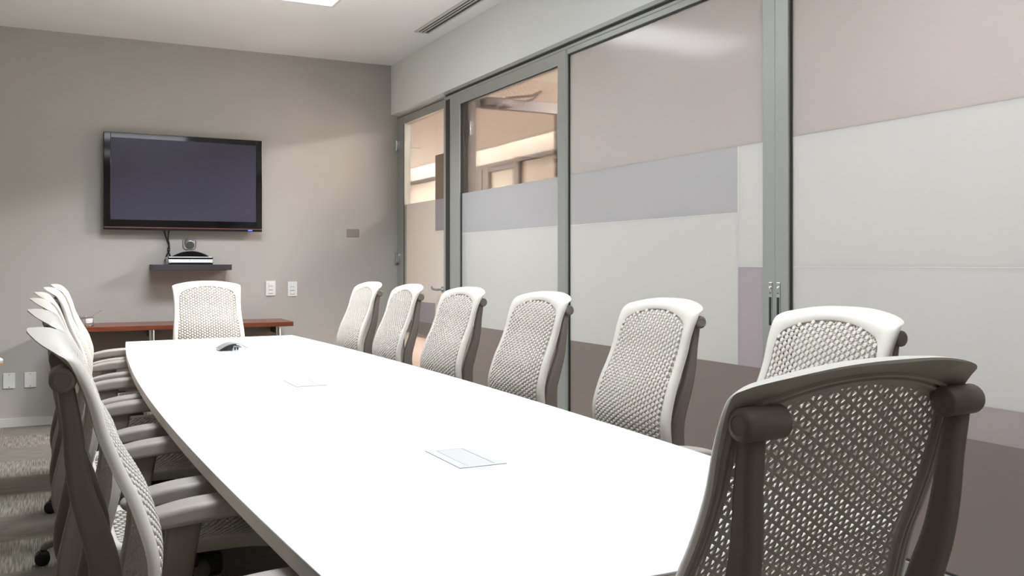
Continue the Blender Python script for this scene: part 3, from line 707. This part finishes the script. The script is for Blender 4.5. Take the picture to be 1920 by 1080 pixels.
for s in (-1, 1): MB().lathe([(.004, 0), (.0035, .001)], (s*.042, -.007, 0), 'y', 10).build('screw', M['steel'], t)

# ------------------------------------------------------------------ wooden side table against the back wall
YR = lambda x: (x-1.69)*-.045   # stands slightly skewed to the wall
t = thing('side_table', 'long narrow red-brown wooden table standing along the back wall', 'table', (1.69, 7.12, 0), math.radians(-1.6))
MB().box(-1.60, 0, 0, .49, .718, .752, .002).build('tabletop', M['wood'], t)
MB().box(-1.55, -.08, .30, .315, .25, .70).build('modesty_panel', M['panel_dark'], t)
for x in (-.10, -1.02):
    for y in (.09, .38):
        lg = MB().lathe([(.021, 0), (.021, .718)], (x, y, 0), 'z', 18).build('leg', M['chrome'], t)
    MB().box(x-.02, x+.02, .12, .40, .66, .718, .002).build('leg_bracket', M['dark'], t)
# small serving dish
t = thing('sugar_bowl', 'small glass and chrome serving bowl with spoon on the wooden table', 'bowl', (.235, 7.30, .752))
MB().lathe([(.052, 0), (.055, .003), (.055, .008), (.02, .010)], (0, 0, 0), 'z', 24).build('foot', M['chrome'], t)
for k in range(3):
    a = .4+k*2*PI/3; MB().tube([(.052*math.cos(a), .052*math.sin(a), .006), (.052*math.cos(a), .052*math.sin(a), .075)], .003, 6).build('stand_wire', M['chrome'], t)
MB().lathe([(.01, .020), (.040, .022), (.046, .032), (.047, .058), (.043, .058)], (0, 0, 0), 'z', 24).build('bowl_body', M['porcelain'], t)
MB().lathe([(.049, .058), (.050, .061), (.049, .066), (.038, .070), (.008, .072), (.008, .080), (.004, .082)], (0, 0, 0), 'z', 24).build('lid', M['chrome'], t)
MB().tube(crom([(-.048, 0, .062), (-.075, 0, .064), (-.11, .0, .070), (-.112, .012, .078), (-.08, .014, .080), (-.05, .01, .068)], 5), .0035, 6).build('loop_handle', M['chrome'], t)
MB().tube([(.03, -.01, .064), (.055, -.012, .080), (.105, -.015, .112)], .0022, 6).build('spoon_handle', M['steel'], t)

# white occasional table whose edge just enters on the left
t = thing('round_table', 'white round table at the left edge, only a sliver of its top visible', 'table', (-.63, 5.05, 0))
MB().lathe([(.01, .715), (.41, .715), (.425, .720), (.43, .728), (.43, .738), (.427, .740), (.01, .740)], (0, 0, 0), 'z', 56).build('tabletop', M['table'], t)
MB().lathe([(.4305, .717), (.4305, .729)], (0, 0, 0), 'z', 56).build('ply_edge', M['ply'], t)
MB().lathe([(.24, 0), (.24, .012), (.04, .02), (.035, .05), (.035, .715)], (0, 0, 0), 'z', 28).build('pedestal', M['chrome'], t)

# ------------------------------------------------------------------ camera and render settings
cam = bpy.data.cameras.new('camera'); co = bpy.data.objects.new('camera', cam); COL.objects.link(co)
co.location = (0, 0, 1.2); co.rotation_euler = (PI/2, 0, -math.radians(26.75))
cam.sensor_width = 36; cam.lens = 1720/1920*36; cam.shift_y = -45/1920; cam.clip_start = .05
scn.camera = co
w = bpy.data.worlds.new('world'); scn.world = w; w.use_nodes = True
w.node_tree.nodes['Background'].inputs[0].default_value = (.5, .48, .46, 1); w.node_tree.nodes['Background'].inputs[1].default_value = .02
vs = scn.view_settings; vs.view_transform = 'Standard'; vs.look = 'None'; vs.gamma = 1; vs.use_curve_mapping = False; vs.exposure = 0.
